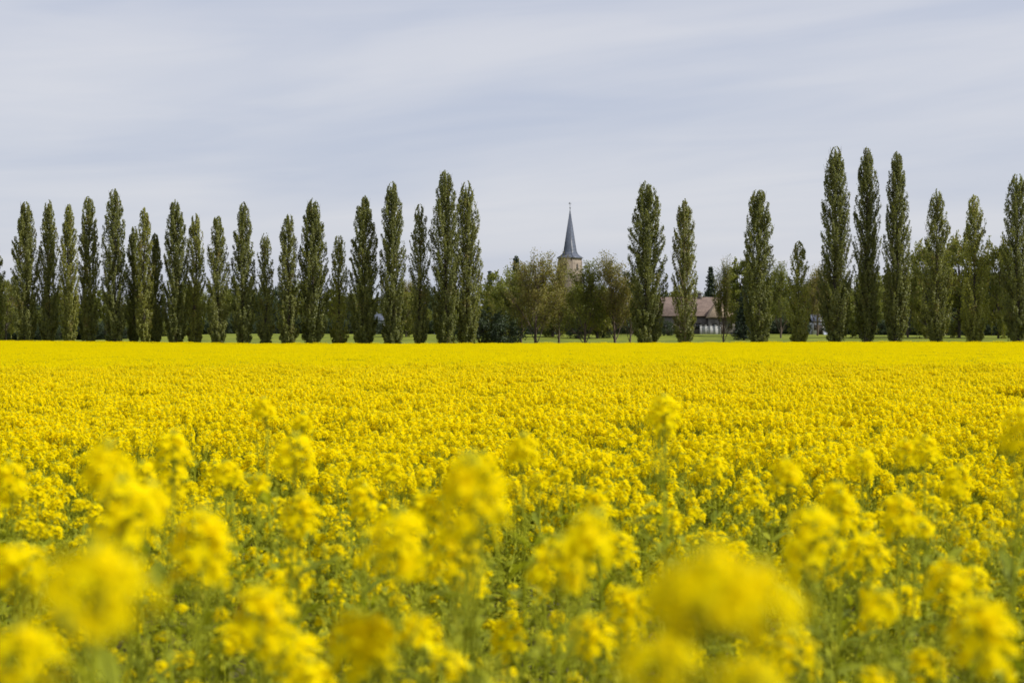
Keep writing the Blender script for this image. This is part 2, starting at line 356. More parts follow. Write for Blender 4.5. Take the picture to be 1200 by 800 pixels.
# px, top y, width px, density, leaf, distance offset, label
POPS = [
 (-7, 279, 26, .9, M_POP, 2, 'poplar cut off by the left edge of the photo'),
 (30, 236, 33, 1.1, M_POP, 0, 'broad grey-green poplar, first whole one from the left edge'),
 (57, 233, 29, .95, M_POP, 1, 'slim grey-green poplar, second whole one from the left edge'),
 (81, 239, 26, .85, M_POPY, -1, 'narrow light poplar between the second and the fourth whole ones from the left'),
 (104, 228, 29, .95, M_POP, 1, 'upright poplar just left of the tallest of the left-hand group, thin dark trunk line'),
 (134, 220, 34, .95, M_POPD, 0, 'tallest poplar of the dense left-hand group, dark trunk showing up its middle'),
 (157, 264, 22, 1.0, M_POPD, 3, 'short dark poplar tucked between the tallest left-hand poplar and a thin-topped one'),
 (169, 241, 24, .62, M_POPY, -1, 'thin-topped see-through poplar rising between two short poplars'),
 (182, 272, 20, 1.1, M_POPD, 1, 'short dark pointed poplar, right beside a thin-topped see-through one'),
 (206, 233, 32, 1.1, M_POPD, 0, 'full dark poplar just right of the shortest pair in the left-hand group'),
 (229, 249, 25, .8, M_POPY, 1, 'narrow light poplar between a full dark one and a mid-sized one, pale right flank'),
 (255, 251, 28, .9, M_POP, -1, 'mid-sized poplar with a brownish right flank, left of a taller darker one'),
 (285, 236, 32, 1.0, M_POPD, 0, 'tall even poplar standing left of a small sparse pointed poplar'),
 (311, 272, 25, .62, M_POP, 1, 'small sparse pointed poplar with a thin tip, left-centre of the row'),
 (338, 249, 30, .85, M_POP, -1, 'mid-sized loose poplar just left of a broad dark solid one'),
 (367, 232, 38, 1.3, M_POPD, 0, 'broad dark solid poplar with the densest crown left of centre'),
 (397, 274, 27, .7, M_POPY, 1, 'small pale yellowish poplar between two large dark poplars'),
 (427, 229, 38, 1.15, M_POPD, 0, 'wide dark poplar just right of a small pale one'),
 (460, 212, 35, 1.05, M_POPD, -1, 'tall straight poplar with meadow showing on both sides of its foot'),
 (492, 238, 27, .6, M_POP, 1, 'sparse narrow poplar left of the tallest pair near the centre'),
 (522, 199, 40, 1.1, M_POPD, 0, 'taller left one of the tight pair of poplars near the centre'),
 (547, 211, 37, 1.0, M_POP, 2, 'right one of the tight pair of poplars, pale leaves low on its right'),
 (758, 211, 48, 1.25, M_POPD, 0, 'widest poplar of the row, solid crown just right of the church spire'),
 (802, 232, 34, .95, M_POP, 0, 'poplar with bare split pale wood at its foot, in front of the barn'),
 (889, 219, 43, 1.15, M_POPD, 0, 'dark full poplar standing alone right of the barn'),
 (936, 282, 31, .6, M_POPY, 1, 'low pale see-through poplar left of the three tallest'),
 (979, 170, 41, 1.1, M_POPD, 0, 'leftmost and broadest of the three tallest poplars'),
 (1016, 170, 34, 1.0, M_POPD, 1, 'middle one of the three tallest poplars'),
 (1051, 176, 35, 1.0, M_POPD, -1, 'rightmost of the three tallest poplars'),
 (1098, 221, 36, .85, M_POP, 0, 'mid-sized poplar next right of the three tallest, yellowish lower flank'),
 (1142, 227, 37, .75, M_POPY, 1, 'loose pale poplar with an open top, between two denser ones at right'),
 (1192, 201, 40, 1.0, M_POPD, 0, 'tall poplar cut by the right edge of the photo'),
]
for i, (px, ty, wp, dn, lm, dy, lab) in enumerate(POPS):
    D = 238 + dy; X = (px - 600) / FPX * D; g = float(ground(X, D))
    H = CAMZ + (HORY - ty) * D / FPX - g; W = wp * D / FPX * .97
    tm, cm_ = poplar_meshes(H, W, 100 + i, dn, lm, bare=(px == 802))
    o = thing('poplar_tree', lab, 'poplar', (X, D, g), 0, PG); link('trunk', tm, o); link('crown', cm_, o)

# shared meshes of the other trees
TW = [twiggy_meshes(41, leaves=17, low=.03), twiggy_meshes(42, leaves=12, low=.05, leafm=M_TWIGL, spread=.5), twiggy_meshes(43, leaves=20, low=.02, leafm=M_BROAD, spread=.5), twiggy_meshes(44, H=14, leaves=11, low=.03, leafm=M_FRESH, spread=.42, up=.16)]
BR = [broad_meshes(51, base=.06), broad_meshes(52, leafm=M_FRESH, airy=.2, per=190, base=.08), broad_meshes(53, leafm=M_DARK), broad_meshes(54, H=12, W=6, leafm=M_BROAD, airy=.3)]
CO = [conifer_meshes(61), conifer_meshes(62, W=5, thin=.8)]
SH = [broad_meshes(71, H=4.5, W=6, leafm=M_DARK, base=.0, n=40, per=90, sz=.17), broad_meshes(72, H=3.5, W=4, leafm=M_FRESH, base=.0, n=26, per=70, sz=.15)]
def hs(ty, D, H, px=600):
    X = (px - 600) / FPX * D
    return (CAMZ + (HORY - ty) * D / FPX - float(ground(X, D))) / H
def bt(meshes, H, W, px, ty, wp, D, name, label, cat, rz=0, group=None):
    return put(name, label, cat, meshes, px, D, wp * D / FPX / W, hs(ty, D, H, px), rz, group)
BG = 'trees in the gap below the church spire'
bt(BR[0], 12, 9, 590, 320, 58, 262, 'broadleaf_tree', 'rounded olive tree left of the twiggy trees in the central gap', 'tree', .5, BG)
bt(CO[1], 16, 5, 605, 298, 34, 320, 'conifer_tree', 'dark conifer tip rising behind the olive tree in the central gap', 'conifer', 0, BG)
bt(CO[1], 16, 5, 574, 316, 26, 345, 'conifer_tree', 'far dark conifer low between the poplar pair and the olive tree', 'conifer', 2, BG)
bt(TW[0], 14.4, 7, 628, 297, 56, 246, 'twiggy_tree', 'brownish half-leafed tree, broadest in the gap left of the church', 'tree', .2, BG)
bt(TW[2], 14.4, 7, 611, 312, 44, 252, 'twiggy_tree', 'greener half-leafed tree overlapping the olive tree and the broad brownish one', 'tree', 2.2, BG)
bt(TW[1], 14.4, 7, 655, 302, 40, 254, 'twiggy_tree', 'thin twiggy tree whose top crosses the left side of the church tower', 'tree', 1.4, BG)
bt(TW[2], 14.4, 7, 686, 307, 48, 242, 'twiggy_tree', 'dark-trunked twiggy tree in front of the right side of the church tower', 'tree', 3.3, BG)
bt(TW[0], 14.4, 7, 721, 298, 50, 243, 'twiggy_tree', 'twiggy tree with forked trunk left of the widest poplar', 'tree', 4.4, BG)
bt(BR[1], 12, 9, 700, 335, 50, 300, 'broadleaf_tree', 'fresh green tree showing low between two twiggy trees right of the church', 'tree', 1, BG)
bt(BR[1], 12, 9, 572, 335, 40, 300, 'broadleaf_tree', 'yellow-green tree low behind the foot of the poplar pair', 'tree', 3, BG)
bt(BR[0], 12, 9, 648, 335, 60, 310, 'broadleaf_tree', 'olive tree half hidden behind the brownish twiggy trees', 'tree', 2, BG)
bt(SH[0], 4.5, 6, 560, 362, 62, 246, 'shrub', 'large dark bush filling the foot of the poplar pair', 'bush', .3)
bt(SH[0], 4.5, 6, 592, 374, 44, 244, 'shrub', 'dark bush under the rounded olive tree', 'bush', 2.3)
bt(SH[1], 3.5, 4, 578, 352, 24, 249, 'shrub', 'pale green bush on top of the dark bushes right of the poplar pair', 'bush', 1.3)
bt(SH[0], 4.5, 6, 676, 379, 26, 300, 'shrub', 'round dark bush on the meadow left of the dark trunk under the church', 'bush', 1)
bt(SH[0], 4.5, 6, 707, 380, 24, 302, 'shrub', 'round dark bush on the meadow right of the dark trunk under the church', 'bush', 2)
bt(SH[1], 3.5, 4, 170, 391, 14, 240, 'shrub', 'small bright green bush between two dark poplar feet at left', 'bush', 2)
bt(TW[0], 14.4, 7, 738, 322, 34, 262, 'twiggy_tree', 'low brownish tree pressed against the left side of the widest poplar', 'tree', 2.4, BG)
bt(SH[0], 4.5, 6, 782, 376, 22, 318, 'shrub', 'dark shrub against the barn wall left of the split-wood poplar', 'bush', 1.4)
bt(BR[3], 12, 6, 752, 345, 26, 322, 'broadleaf_tree', 'green tree hiding the left end of the barn', 'tree', .8, BG)
RG = 'trees on the right behind the poplars'
bt(CO[0], 16, 6, 833, 311, 34, 380, 'conifer_tree', 'dark blue-green conifer behind the barn roof', 'conifer', 1, RG)
bt(CO[0], 16, 6, 872, 334, 34, 285, 'conifer_tree', 'dark conifer reaching the grass left of the lone full poplar', 'conifer', 2, RG)
bt(BR[3], 12, 6, 868, 305, 44, 312, 'broadleaf_tree', 'mid-green tree standing behind the right end of the barn', 'tree', 1, RG)
bt(TW[3], 14.4, 6, 847, 304, 26, 243, 'twiggy_tree', 'small reddish-topped young tree in front of the barn end', 'tree', 0, RG)
bt(TW[2], 14.4, 7, 915, 308, 34, 300, 'twiggy_tree', 'greyish tree between the lone full poplar and the low pale one', 'tree', 1, RG)
bt(TW[1], 14.4, 7, 958, 312, 36, 320, 'twiggy_tree', 'grey twiggy tree above the small white shed', 'tree', 2, RG)
bt(BR[1], 12, 9, 1085, 282, 46, 300, 'broadleaf_tree', 'yellowish tree just behind the poplar next to the three tallest', 'tree', 4, RG)
bt(BR[1], 12, 9, 1124, 272, 58, 308, 'broadleaf_tree', 'tallest round yellow-green tree between two poplars at right', 'tree', 1.7, RG)
bt(BR[1], 12, 9, 1170, 280, 46, 304, 'broadleaf_tree', 'yellow-green tree left of the poplar at the right edge', 'tree', 5.1, RG)
bt(TW[0], 14.4, 7, 1064, 318, 40, 310, 'twiggy_tree', 'brownish twiggy tree just right of the three tallest poplars', 'tree', 5.7, RG)
bt(BR[0], 12, 9, 1008, 338, 46, 300, 'broadleaf_tree', 'olive tree low between the first two of the three tallest poplars', 'tree', 5.7, RG)
bt(BR[1], 12, 9, 7, 322, 36, 290, 'broadleaf_tree', 'yellow-green tree at the left edge below the cut-off poplar', 'tree', 2.7)
bt(BR[1], 12, 9, 476, 338, 40, 310, 'broadleaf_tree', 'yellow-green tree between the tall straight poplar and the sparse one', 'tree', .7)
bt(TW[1], 14.4, 7, 476, 328, 46, 330, 'twiggy_tree', 'purplish bare tree behind the gap left of the central poplar pair', 'tree', .9)

# ------------------------------------------------------------------ instancing helper (for stuff only)
def scatter(name, protos, P, rot, scl, idx, parentless=True):
    col = bpy.data.collections.new(name + '_sources')
    for i, me in enumerate(protos):
        o = bpy.data.objects.new('%s_source_%02d' % (name, i), me); col.objects.link(o)
    me = bpy.data.meshes.new(name); me.vertices.add(len(P)); me.vertices.foreach_set('co', np.asarray(P, np.float32).ravel())
    a = me.attributes.new('rot', 'FLOAT_VECTOR', 'POINT'); a.data.foreach_set('vector', np.asarray(rot, np.float32).ravel())
    a = me.attributes.new('scl', 'FLOAT_VECTOR', 'POINT'); a.data.foreach_set('vector', np.asarray(scl, np.float32).ravel())
    a = me.attributes.new('idx', 'INT', 'POINT'); a.data.foreach_set('value', np.asarray(idx, np.int32))
    me.update(); o = link(name, me)
    ng = bpy.data.node_groups.new(name, 'GeometryNodeTree')
    ng.interface.new_socket('Geometry', in_out='INPUT', socket_type='NodeSocketGeometry')
    ng.interface.new_socket('Geometry', in_out='OUTPUT', socket_type='NodeSocketGeometry')
    gi = ng.nodes.new('NodeGroupInput'); go = ng.nodes.new('NodeGroupOutput')
    ci = ng.nodes.new('GeometryNodeCollectionInfo'); ci.inputs['Collection'].default_value = col
    ci.inputs['Separate Children'].default_value = True; ci.inputs['Reset Children'].default_value = True
    ip = ng.nodes.new('GeometryNodeInstanceOnPoints'); ip.inputs['Pick Instance'].default_value = True
    def att(n, t):
        x = ng.nodes.new('GeometryNodeInputNamedAttribute'); x.data_type = t; x.inputs['Name'].default_value = n
        return next(s for s in x.outputs if s.enabled and s.name == 'Attribute')
    e2r = ng.nodes.new('FunctionNodeEulerToRotation')
    lk = ng.links; lk.new(gi.outputs[0], ip.inputs['Points']); lk.new(ci.outputs[0], ip.inputs['Instance'])
    lk.new(att('rot', 'FLOAT_VECTOR'), e2r.inputs[0]); lk.new(e2r.outputs[0], ip.inputs['Rotation'])
    lk.new(att('scl', 'FLOAT_VECTOR'), ip.inputs['Scale']); lk.new(att('idx', 'INT'), ip.inputs['Instance Index'])
    lk.new(ip.outputs[0], go.inputs[0])
    md = o.modifiers.new('scatter', 'NODES'); md.node_group = ng
    return tag(o, kind='stuff')

# far wood: the mass of trees that closes the view behind the meadow
rng = np.random.default_rng(7)
def joined(ms):
    """trunk and crown meshes of a tree as one mesh for the far wood"""
    mbx = []
    a, b = ms; va = np.empty(len(a.vertices) * 3, np.float32); a.vertices.foreach_get('co', va)
    vb = np.empty(len(b.vertices) * 3, np.float32); b.vertices.foreach_get('co', vb)
    m_ = MB()
    for me, v, mi in ((a, va, 0), (b, vb, 1)):
        ix = np.empty(len(me.loops), np.int32); me.loops.foreach_get('vertex_index', ix)
        t = np.empty(len(me.vertices), np.float32); me.attributes['tint'].data.foreach_get('value', t)
        m_.add(v.reshape(-1, 3), ix.reshape(-1, 4), t, mi)
    return m_.mesh('tree', [a.materials[0], b.materials[0]])
FW = [joined(x) for x in (BR[0], BR[2], BR[3], CO[0], TW[2], TW[1])]; FH = [12, 12, 12, 16, 14.4, 14.4]
P = []; S = []; Rr = []; I = []
def fw(px, ty, D, k):
    X = (px - 600) / FPX * D; z = float(ground(X, D)); H = CAMZ + (HORY - ty) * D / FPX - z
    s = H / FH[k]; P.append((X, D, z)); S.append((s * rng.uniform(.85, 1.25),) * 2 + (s,)); Rr.append((0, 0, rng.uniform(0, 6.28))); I.append(k)
TLX = [-250, 0, 60, 150, 300, 420, 500, 560, 640, 740, 800, 860, 920, 1000, 1060, 1130, 1250, 1450]
TLY = [335, 345, 348, 345, 340, 338, 345, 345, 345, 350, 352, 345, 330, 335, 325, 322, 325, 325]
for px in np.arange(-260, 1460, 13.0):
    if 735 < px < 868: D = 470
    else: D = rng.uniform(372, 420)
    fw(px + rng.normal(0, 3), np.interp(px, TLX, TLY) + rng.normal(0, 6), D, rng.choice(6, p=[.3, .26, .18, .12, .08, .06]))
for px in np.arange(-260, 1460, 11.0):     # a lower dark fringe in front of it
    if 735 < px < 868 or 625 < px < 745 : continue
    if 435 < px < 455 or 945 < px < 973: continue
    D = rng.uniform(346, 362) if px > 220 else rng.uniform(320, 340); fw(px, 368 + rng.normal(0, 5), D, rng.choice([1, 1, 0]))
scatter('far_wood', FW, P, Rr, S, I)
tag(bpy.data.objects['far_wood'], kind='stuff')
# undergrowth along its foot
P = []; S = []; Rr = []; I = []
UG = [joined(SH[0])]
for px in np.arange(-260, 1460, 6.0):
    if 765 < px < 862 or 945 < px < 975 or 437 < px < 452: continue
    D = 334 + rng.uniform(0, 5); X = (px - 600) / FPX * D
    if px < 150: D -= 30; X = (px - 600) / FPX * D
    P.append((X, D, float(ground(X, D)) - .2)); s = rng.uniform(.45, .8); S.append((s, s, s)); Rr.append((0, 0, rng.uniform(0, 6.28))); I.append(0)
scatter('undergrowth', UG, P, Rr, S, I)

# ------------------------------------------------------------------ buildings
def brick_mat(name, c1_, c2_, cm_, sx_, bw=.5, bh=.25, mortar=.02, rough=.9):
    m, nt, p = new_mat(name); t = nt.nodes.new('ShaderNodeTexCoord'); b = nt.nodes.new('ShaderNodeTexBrick')
    mp = nt.nodes.new('ShaderNodeMapping'); mp.inputs['Rotation'].default_value = (R(90), 0, 0)
    b.inputs['Color1'].default_value = (*c1_, 1); b.inputs['Color2'].default_value = (*c2_, 1); b.inputs['Mortar'].default_value = (*cm_, 1)
    b.inputs['Scale'].default_value = sx_; b.inputs['Brick Width'].default_value = bw; b.inputs['Row Height'].default_value = bh; b.inputs['Mortar Size'].default_value = mortar
    n = nt.nodes.new('ShaderNodeTexNoise'); n.inputs['Scale'].default_value = 1.3; n.inputs['Detail'].default_value = 6
    mx = nt.nodes.new('ShaderNodeMix'); mx.data_type = 'RGBA'; mx.blend_type = 'MULTIPLY'; mx.inputs['Factor'].default_value = .6
    rp = nt.nodes.new('ShaderNodeValToRGB'); rp.color_ramp.elements[0].color = (.55, .55, .55, 1); rp.color_ramp.elements[1].color = (1.2, 1.2, 1.2, 1)
    rp.color_ramp.elements[0].position = .3; rp.color_ramp.elements[1].position = .7
    nt.links.new(t.outputs['Object'], mp.inputs[0]); nt.links.new(mp.outputs[0], b.inputs['Vector']); nt.links.new(t.outputs['Object'], n.inputs['Vector'])
    nt.links.new(n.outputs['Fac'], rp.inputs[0]); nt.links.new(b.outputs['Color'], mx.inputs['A']); nt.links.new(rp.outputs[0], mx.inputs['B'])
    nt.links.new(mx.outputs['Result'], p.inputs['Base Color']); p.inputs['Roughness'].default_value = rough; p.inputs['Specular IOR Level'].default_value = .2
    return m
M_STONE = brick_mat('sandstone', (.215, .175, .135), (.28, .23, .18), (.19, .165, .135), 1.2)
M_SLATE = brick_mat('slate', (.085, .10, .14), (.125, .14, .18), (.07, .08, .10), 1.6, .5, .3, .03, .38)
M_TILE = brick_mat('clay_tile', (.175, .13, .108), (.235, .175, .145), (.13, .095, .08), 2.5, .4, .35, .04)
M_TILE2 = brick_mat('pale_tile', (.34, .26, .175), (.42, .33, .23), (.24, .18, .13), 2.5, .4, .35, .04)
M_WALL = brick_mat('grey_masonry', (.15, .135, .125), (.22, .20, .185), (.12, .11, .10), 1.4)
M_PLAST = noise_mat('pale_render', (.28, .28, .28), (.40, .40, .39), 1.2)
M_WHITE = noise_mat('white_render', (.62, .63, .66), (.75, .76, .78), .8)
M_TRIM = noise_mat('trim', (.10, .085, .075), (.15, .13, .11), 2)
M_METAL = noise_mat('dark_metal', (.03, .03, .035), (.06, .06, .065), 4, rough=.4)
m, nt, p = new_mat('window_glass'); p.inputs['Base Color'].default_value = (.02, .025, .03, 1); p.inputs['Roughness'].default_value = .12; M_GLASS = m
m, nt, p = new_mat('louvre'); p.inputs['Base Color'].default_value = (.05, .045, .045, 1); p.inputs['Roughness'].default_value = .8; M_LOUV = m

# church
D = 700; X = (668 - 600) / FPX * D; g = float(ground(X, D)); sc_ = D / FPX
ch = thing('church', 'village church with slate spire and sandstone tower rising behind the trees', 'church', (X, D, g), -R(34.5))
hw = 6.85 / 2; ze = CAMZ + (HORY - 302.5) * sc_ - g; zt = CAMZ + (HORY - 246) * sc_ - g
mb = MB(); box(mb, -hw, hw, -hw, hw, -1, ze)
for s1 in (-1, 1):
    for s2 in (-1, 1): box(mb, s1 * hw - .22, s1 * hw + .22, s2 * hw - .22, s2 * hw + .22, -1, ze - .9)
box(mb, -hw - .18, hw + .18, -hw - .18, hw + .18, ze - .55, ze - .003)
box(mb, -hw - .14, hw + .14, -hw - .14, hw + .14, ze - 9.6, ze - 9.3)
tw = link('tower', mb.mesh('tower', [M_STONE]), ch)
mb = MB(); prof = [(hw * 1.14, ze), (hw * 1.15, ze + .14), (hw * .90, ze + .75), (hw * .68, ze + 1.6), (hw * .555, ze + 2.9), (.06, zt)]
V = []; F = []
for r, z in prof: V += [(-r, -r, z), (r, -r, z), (r, r, z), (-r, r, z)]
for k in range(len(prof) - 1):
    for j in range(4): F.append((k * 4 + j, k * 4 + (j + 1) % 4, k * 4 + 4 + (j + 1) % 4, k * 4 + 4 + j))
F.append((3, 2, 1, 0)); F.append((20, 21, 22, 23)); mb.add(V, F)
spr = link('spire', mb.mesh('spire', [M_SLATE]), ch)
mb = MB()
for sx1, sy1 in ((-1, -1), (1, -1), (1, 1), (-1, 1)):
    tube(mb, [(sx1 * r * 1.005, sy1 * r * 1.005, z + .02) for r, z in prof[1:]], [.07, .07, .07, .06, .03], 5)
link('ridge_flashing', mb.mesh('ridge_flashing', [M_METAL]), spr)
mb = MB(); tube(mb, [(0, 0, zt - .6), (0, 0, zt + 3.3)], [.09, .05], 6)
import bmesh
def ball(mb, c, r):
    n = 8; vs = []; fs = []
    for i in range(n + 1):
        th = math.pi * i / n
        for j in range(10):
            a = j * .628318; q = max(math.sin(th), .02); vs.append((c[0] + r * q * math.cos(a), c[1] + r * q * math.sin(a), c[2] + r * math.cos(th)))
    for i in range(n):
        for j in range(10): fs.append((i * 10 + j, (i + 1) * 10 + j, (i + 1) * 10 + (j + 1) % 10, i * 10 + (j + 1) % 10))
    mb.add(vs, fs)
ball(mb, (0, 0, zt + .75), .28)
fin = link('finial', mb.mesh('finial', [M_METAL]), spr)
mb = MB(); box(mb, -.62, .62, -.05, .05, zt + 2.45, zt + 2.62); box(mb, -.5, -.15, -.045, .045, zt + 2.63, zt + 2.95)
link('weather_vane', mb.mesh('weather_vane', [M_METAL]), spr)
def arch(w_, h_, dep):
    """round-headed opening panel, centred at the origin's foot, facing -y"""
    mb = MB(); pts = [(-w_ / 2, 0), (w_ / 2, 0)] + [(w_ / 2 * math.cos(a), h_ - w_ / 2 + w_ / 2 * math.sin(a)) for a in np.linspace(0, math.pi, 9)]
    n = len(pts); V = [(x, -dep, z) for x, z in pts] + [(0, -dep, h_ * .5)]; mb.add(V, [(i, (i + 1) % n, n) for i in range(n)])
    V = [(x, y, z) for y in (-dep, 0) for x, z in pts]; mb.add(V, [(i + n, (i + 1) % n + n, (i + 1) % n, i) for i in range(n)]); return mb
am = arch(1.0, 2.6, .06).mesh('belfry_opening', [M_LOUV])
mb = MB(); pts = [(.62, -.05)] + [(.62, 2.1)] + [(.62 * math.cos(a), 2.1 + .62 * math.sin(a)) for a in np.linspace(.2, math.pi - .2, 8)] + [(-.62, 2.1), (-.62, -.05)]
tube(mb, [(x, -.06, z) for x, z in pts], .10, 4); fm = mb.mesh('surround', [M_STONE])
for k in range(4):
    a = k * math.pi / 2
    for dx in (0,):
        o = link('belfry_opening', am, tw); o.rotation_euler.z = a
        o.location = (hw * math.sin(a) * 1.004 + dx * math.cos(a), -hw * math.cos(a) * 1.004 + dx * math.sin(a), ze - 5.0)
        o2 = link('surround', fm, tw); o2.rotation_euler.z = a; o2.location = o.location
        o = link('slit_window', am, tw); o.rotation_euler.z = a; o.scale = (.45, 1, .6)
        o.location = (hw * math.sin(a) * 1.004, -hw * math.cos(a) * 1.004, ze - 14.0)
mb = MB(); box(mb, -5, 5, hw + .01, hw + 22, -1, 9); link('nave', mb.mesh('nave', [M_STONE]), ch)
def gable_roof(mb, x0, x1, y0, y1, z0, z1, ov=.35, th=.18, along='x', hip0=0, hip1=0):
    """pitched roof with thickness; ridge along x or y, hip0/hip1 pull the ridge ends in"""
    def P(a, b, z): return (a, b, z) if along == 'x' else (b, a, z)
    if along == 'x': a0, a1, b0, b1 = x0 - ov, x1 + ov, y0 - ov, y1 + ov
    else: a0, a1, b0, b1 = y0 - ov, y1 + ov, x0 - ov, x1 + ov
    bm_ = (b0 + b1) / 2; V = []
    for dz in (0, th): V += [P(a0, b0, z0 + dz), P(a1, b0, z0 + dz), P(a1, b1, z0 + dz), P(a0, b1, z0 + dz), P(a0 + hip0, bm_, z1 + dz), P(a1 - hip1, bm_, z1 + dz)]
    mb.add(V, [(6, 7, 11, 10), (8, 9, 10, 11), (1, 0, 4, 5), (3, 2, 5, 4), (0, 1, 7, 6), (2, 3, 9, 8), (1, 2, 8, 7), (3, 0, 6, 9)])
    n = mb.n; mb.add([V[7], V[8], V[11], V[6], V[9], V[10]], [(0, 1, 2), (4, 3, 5)])
    mb.add([V[i] for i in (1, 2, 5, 0, 3, 4)], [(1, 0, 2), (3, 4, 5)])
mb = MB(); gable_roof(mb, -5, 5, hw, hw + 22, 9, 15, along='y'); link('nave_roof', mb.mesh('nave_roof', [M_TILE]), ch)

def window(parent, x, y, z, w_, h_, rz=0, frame=M_TRIM):
    mb = MB(); t = .12
    box(mb, -w_ / 2 - t, w_ / 2 + t, -.06, 0, -t, 0); box(mb, -w_ / 2 - t, w_ / 2 + t, -.06, 0, h_, h_ + t)
    box(mb, -w_ / 2 - t, -w_ / 2, -.06, 0, .001, h_ - .001); box(mb, w_ / 2, w_ / 2 + t, -.06, 0, .001, h_ - .001); box(mb, -.04, .04, -.05, 0, .001, h_ - .001)
    o = link('window', mb.mesh('window', [frame]), parent, (x, y, z)); o.rotation_euler.z = rz
    mb = MB(); box(mb, -w_ / 2, w_ / 2, -.02, .02, 0, h_); link('pane', mb.mesh('pane', [M_GLASS]), o); return o
def door(parent, x, y, z, w_, h_, mat=M_TRIM):
    mb = MB(); box(mb, -w_ / 2, w_ / 2, -.05, .02, 0, h_)
    for k in range(5): box(mb, -w_ / 2 + k * w_ / 5 + .02, -w_ / 2 + (k + 1) * w_ / 5 - .02, -.08, -.052, .03, h_ - .03)
    o = link('door', mb.mesh('door', [mat]), parent, (x, y, z))
    mb = MB(); box(mb, w_ * .36, w_ * .42, -.14, -.082, 1.0, 1.12); link('handle', mb.mesh('handle', [M_METAL]), o)
# barn
D = 338; s = D / FPX
def bx_(px): return (px - 795) * s
X = (795 - 600) * s; g = float(ground(X, D))
bn = thing('barn', 'long grey farm building with pinkish tiled roof and pale tiled wing behind the poplars', 'farm building', (X, D, g))
zE = CAMZ + (HORY - 371) * s - g; zR = CAMZ + (HORY - 348.5) * s - g; x0, x1 = bx_(742), bx_(862)
mb = MB(); box(mb, x0, x1, 0, 9, -1, zE)
mb.add([(x0 + .01, 0, zE), (x0 + .01, 9, zE), (x0 + .01, 4.5, zR - .1), (x1 - .01, 0, zE), (x1 - .01, 9, zE), (x1 - .01, 4.5, zR - .1)], [(0, 2, 1), (3, 4, 5)])
wl = link('wall', mb.mesh('wall', [M_WALL]), bn)
mb = MB(); gable_roof(mb, x0, x1, 0, 9, zE, zR); rf = link('roof', mb.mesh('roof', [M_TILE]), bn)
mb = MB(); box(mb, bx_(821), bx_(825), 4.0, 4.8, zR - .6, zR + .9); box(mb, bx_(821) - .08, bx_(825) + .08, 3.92, 4.88, zR + .902, zR + 1.02); link('chimney', mb.mesh('chimney', [M_WALL]), rf)
for px in (752, 766, 780, 806, 818): window(bn, bx_(px), -.003, 1.0, .9, 1.1)
door(bn, bx_(790), -.003, 0, 2.4, 2.3)
a, b = bx_(829), bx_(858)
mb = MB(); box(mb, a, b, -4.5, -.01, -1, zE - .3); link('wing_wall', mb.mesh('wing_wall', [M_WALL]), bn)
mb = MB(); gable_roof(mb, a, b, -4.5, 3.5, zE - .3, zR - .35, hip0=2.4, hip1=2.4); link('wing_roof', mb.mesh('wing_roof', [M_TILE2]), bn)
for px in (834, 852): window(bn, bx_(px), -4.503, 1.1, .8, 1.0)
door(bn, bx_(843), -4.503, 0, 1.1, 2.1)
# yard wall in front of it
D = 330; s = D / FPX; X = (830 - 600) * s; g = float(ground(X, D))
yw = thing('yard_wall', 'low pale garden wall with posts in front of the barn', 'wall', (X, D, g))
mb = MB(); box(mb, -9 * s, 14 * s, 0, .2, -.5, 1.55); link('panel', mb.mesh('panel', [M_PLAST]), yw)
for k in range(5):
    mb = MB(); xx = (-9 + k * 5.75) * s; box(mb, xx - .16, xx + .16, -.06, .26, -.5, 1.72); box(mb, xx - .2, xx + .2, -.1, .3, 1.722, 1.8)
    link('post', mb.mesh('post', [M_PLAST]), yw)
# small white shed
def shed(px, D, wpx, ytop, name, label, mat, roofm):
    s = D / FPX; X = (px - 600) * s; g = float(ground(X, D)); o = thing(name, label, 'shed' if name == 'shed' else 'house', (X, D, g))
    h = CAMZ + (HORY - ytop) * s - g; w2 = wpx * s / 2
    mb = MB(); box(mb, -w2, w2, 0, 4.5, -1, h); link('wall', mb.mesh('wall', [mat]), o)
    mb = MB(); gable_roof(mb, -w2, w2, 0, 4.5, h, h + 1.3, ov=.25); link('roof', mb.mesh('roof', [roofm]), o)
    window(o, -w2 * .45, -.003, 1.0, .6, .8); door(o, w2 * .4, -.003, 0, .9, min(1.95, h - .2)); return o
shed(959, 336, 13, 377, 'shed', 'small white-walled shed on the meadow left of the three tallest poplars', M_WHITE, M_SLATE)
shed(445, 344, 11, 376, 'cottage', 'pale cottage wall showing between two dark poplars left of centre', M_WHITE, M_SLATE)
shed(699, 346, 34, 381, 'outbuilding', 'low dark outbuilding behind the bushes right of the church', M_WALL, M_SLATE)

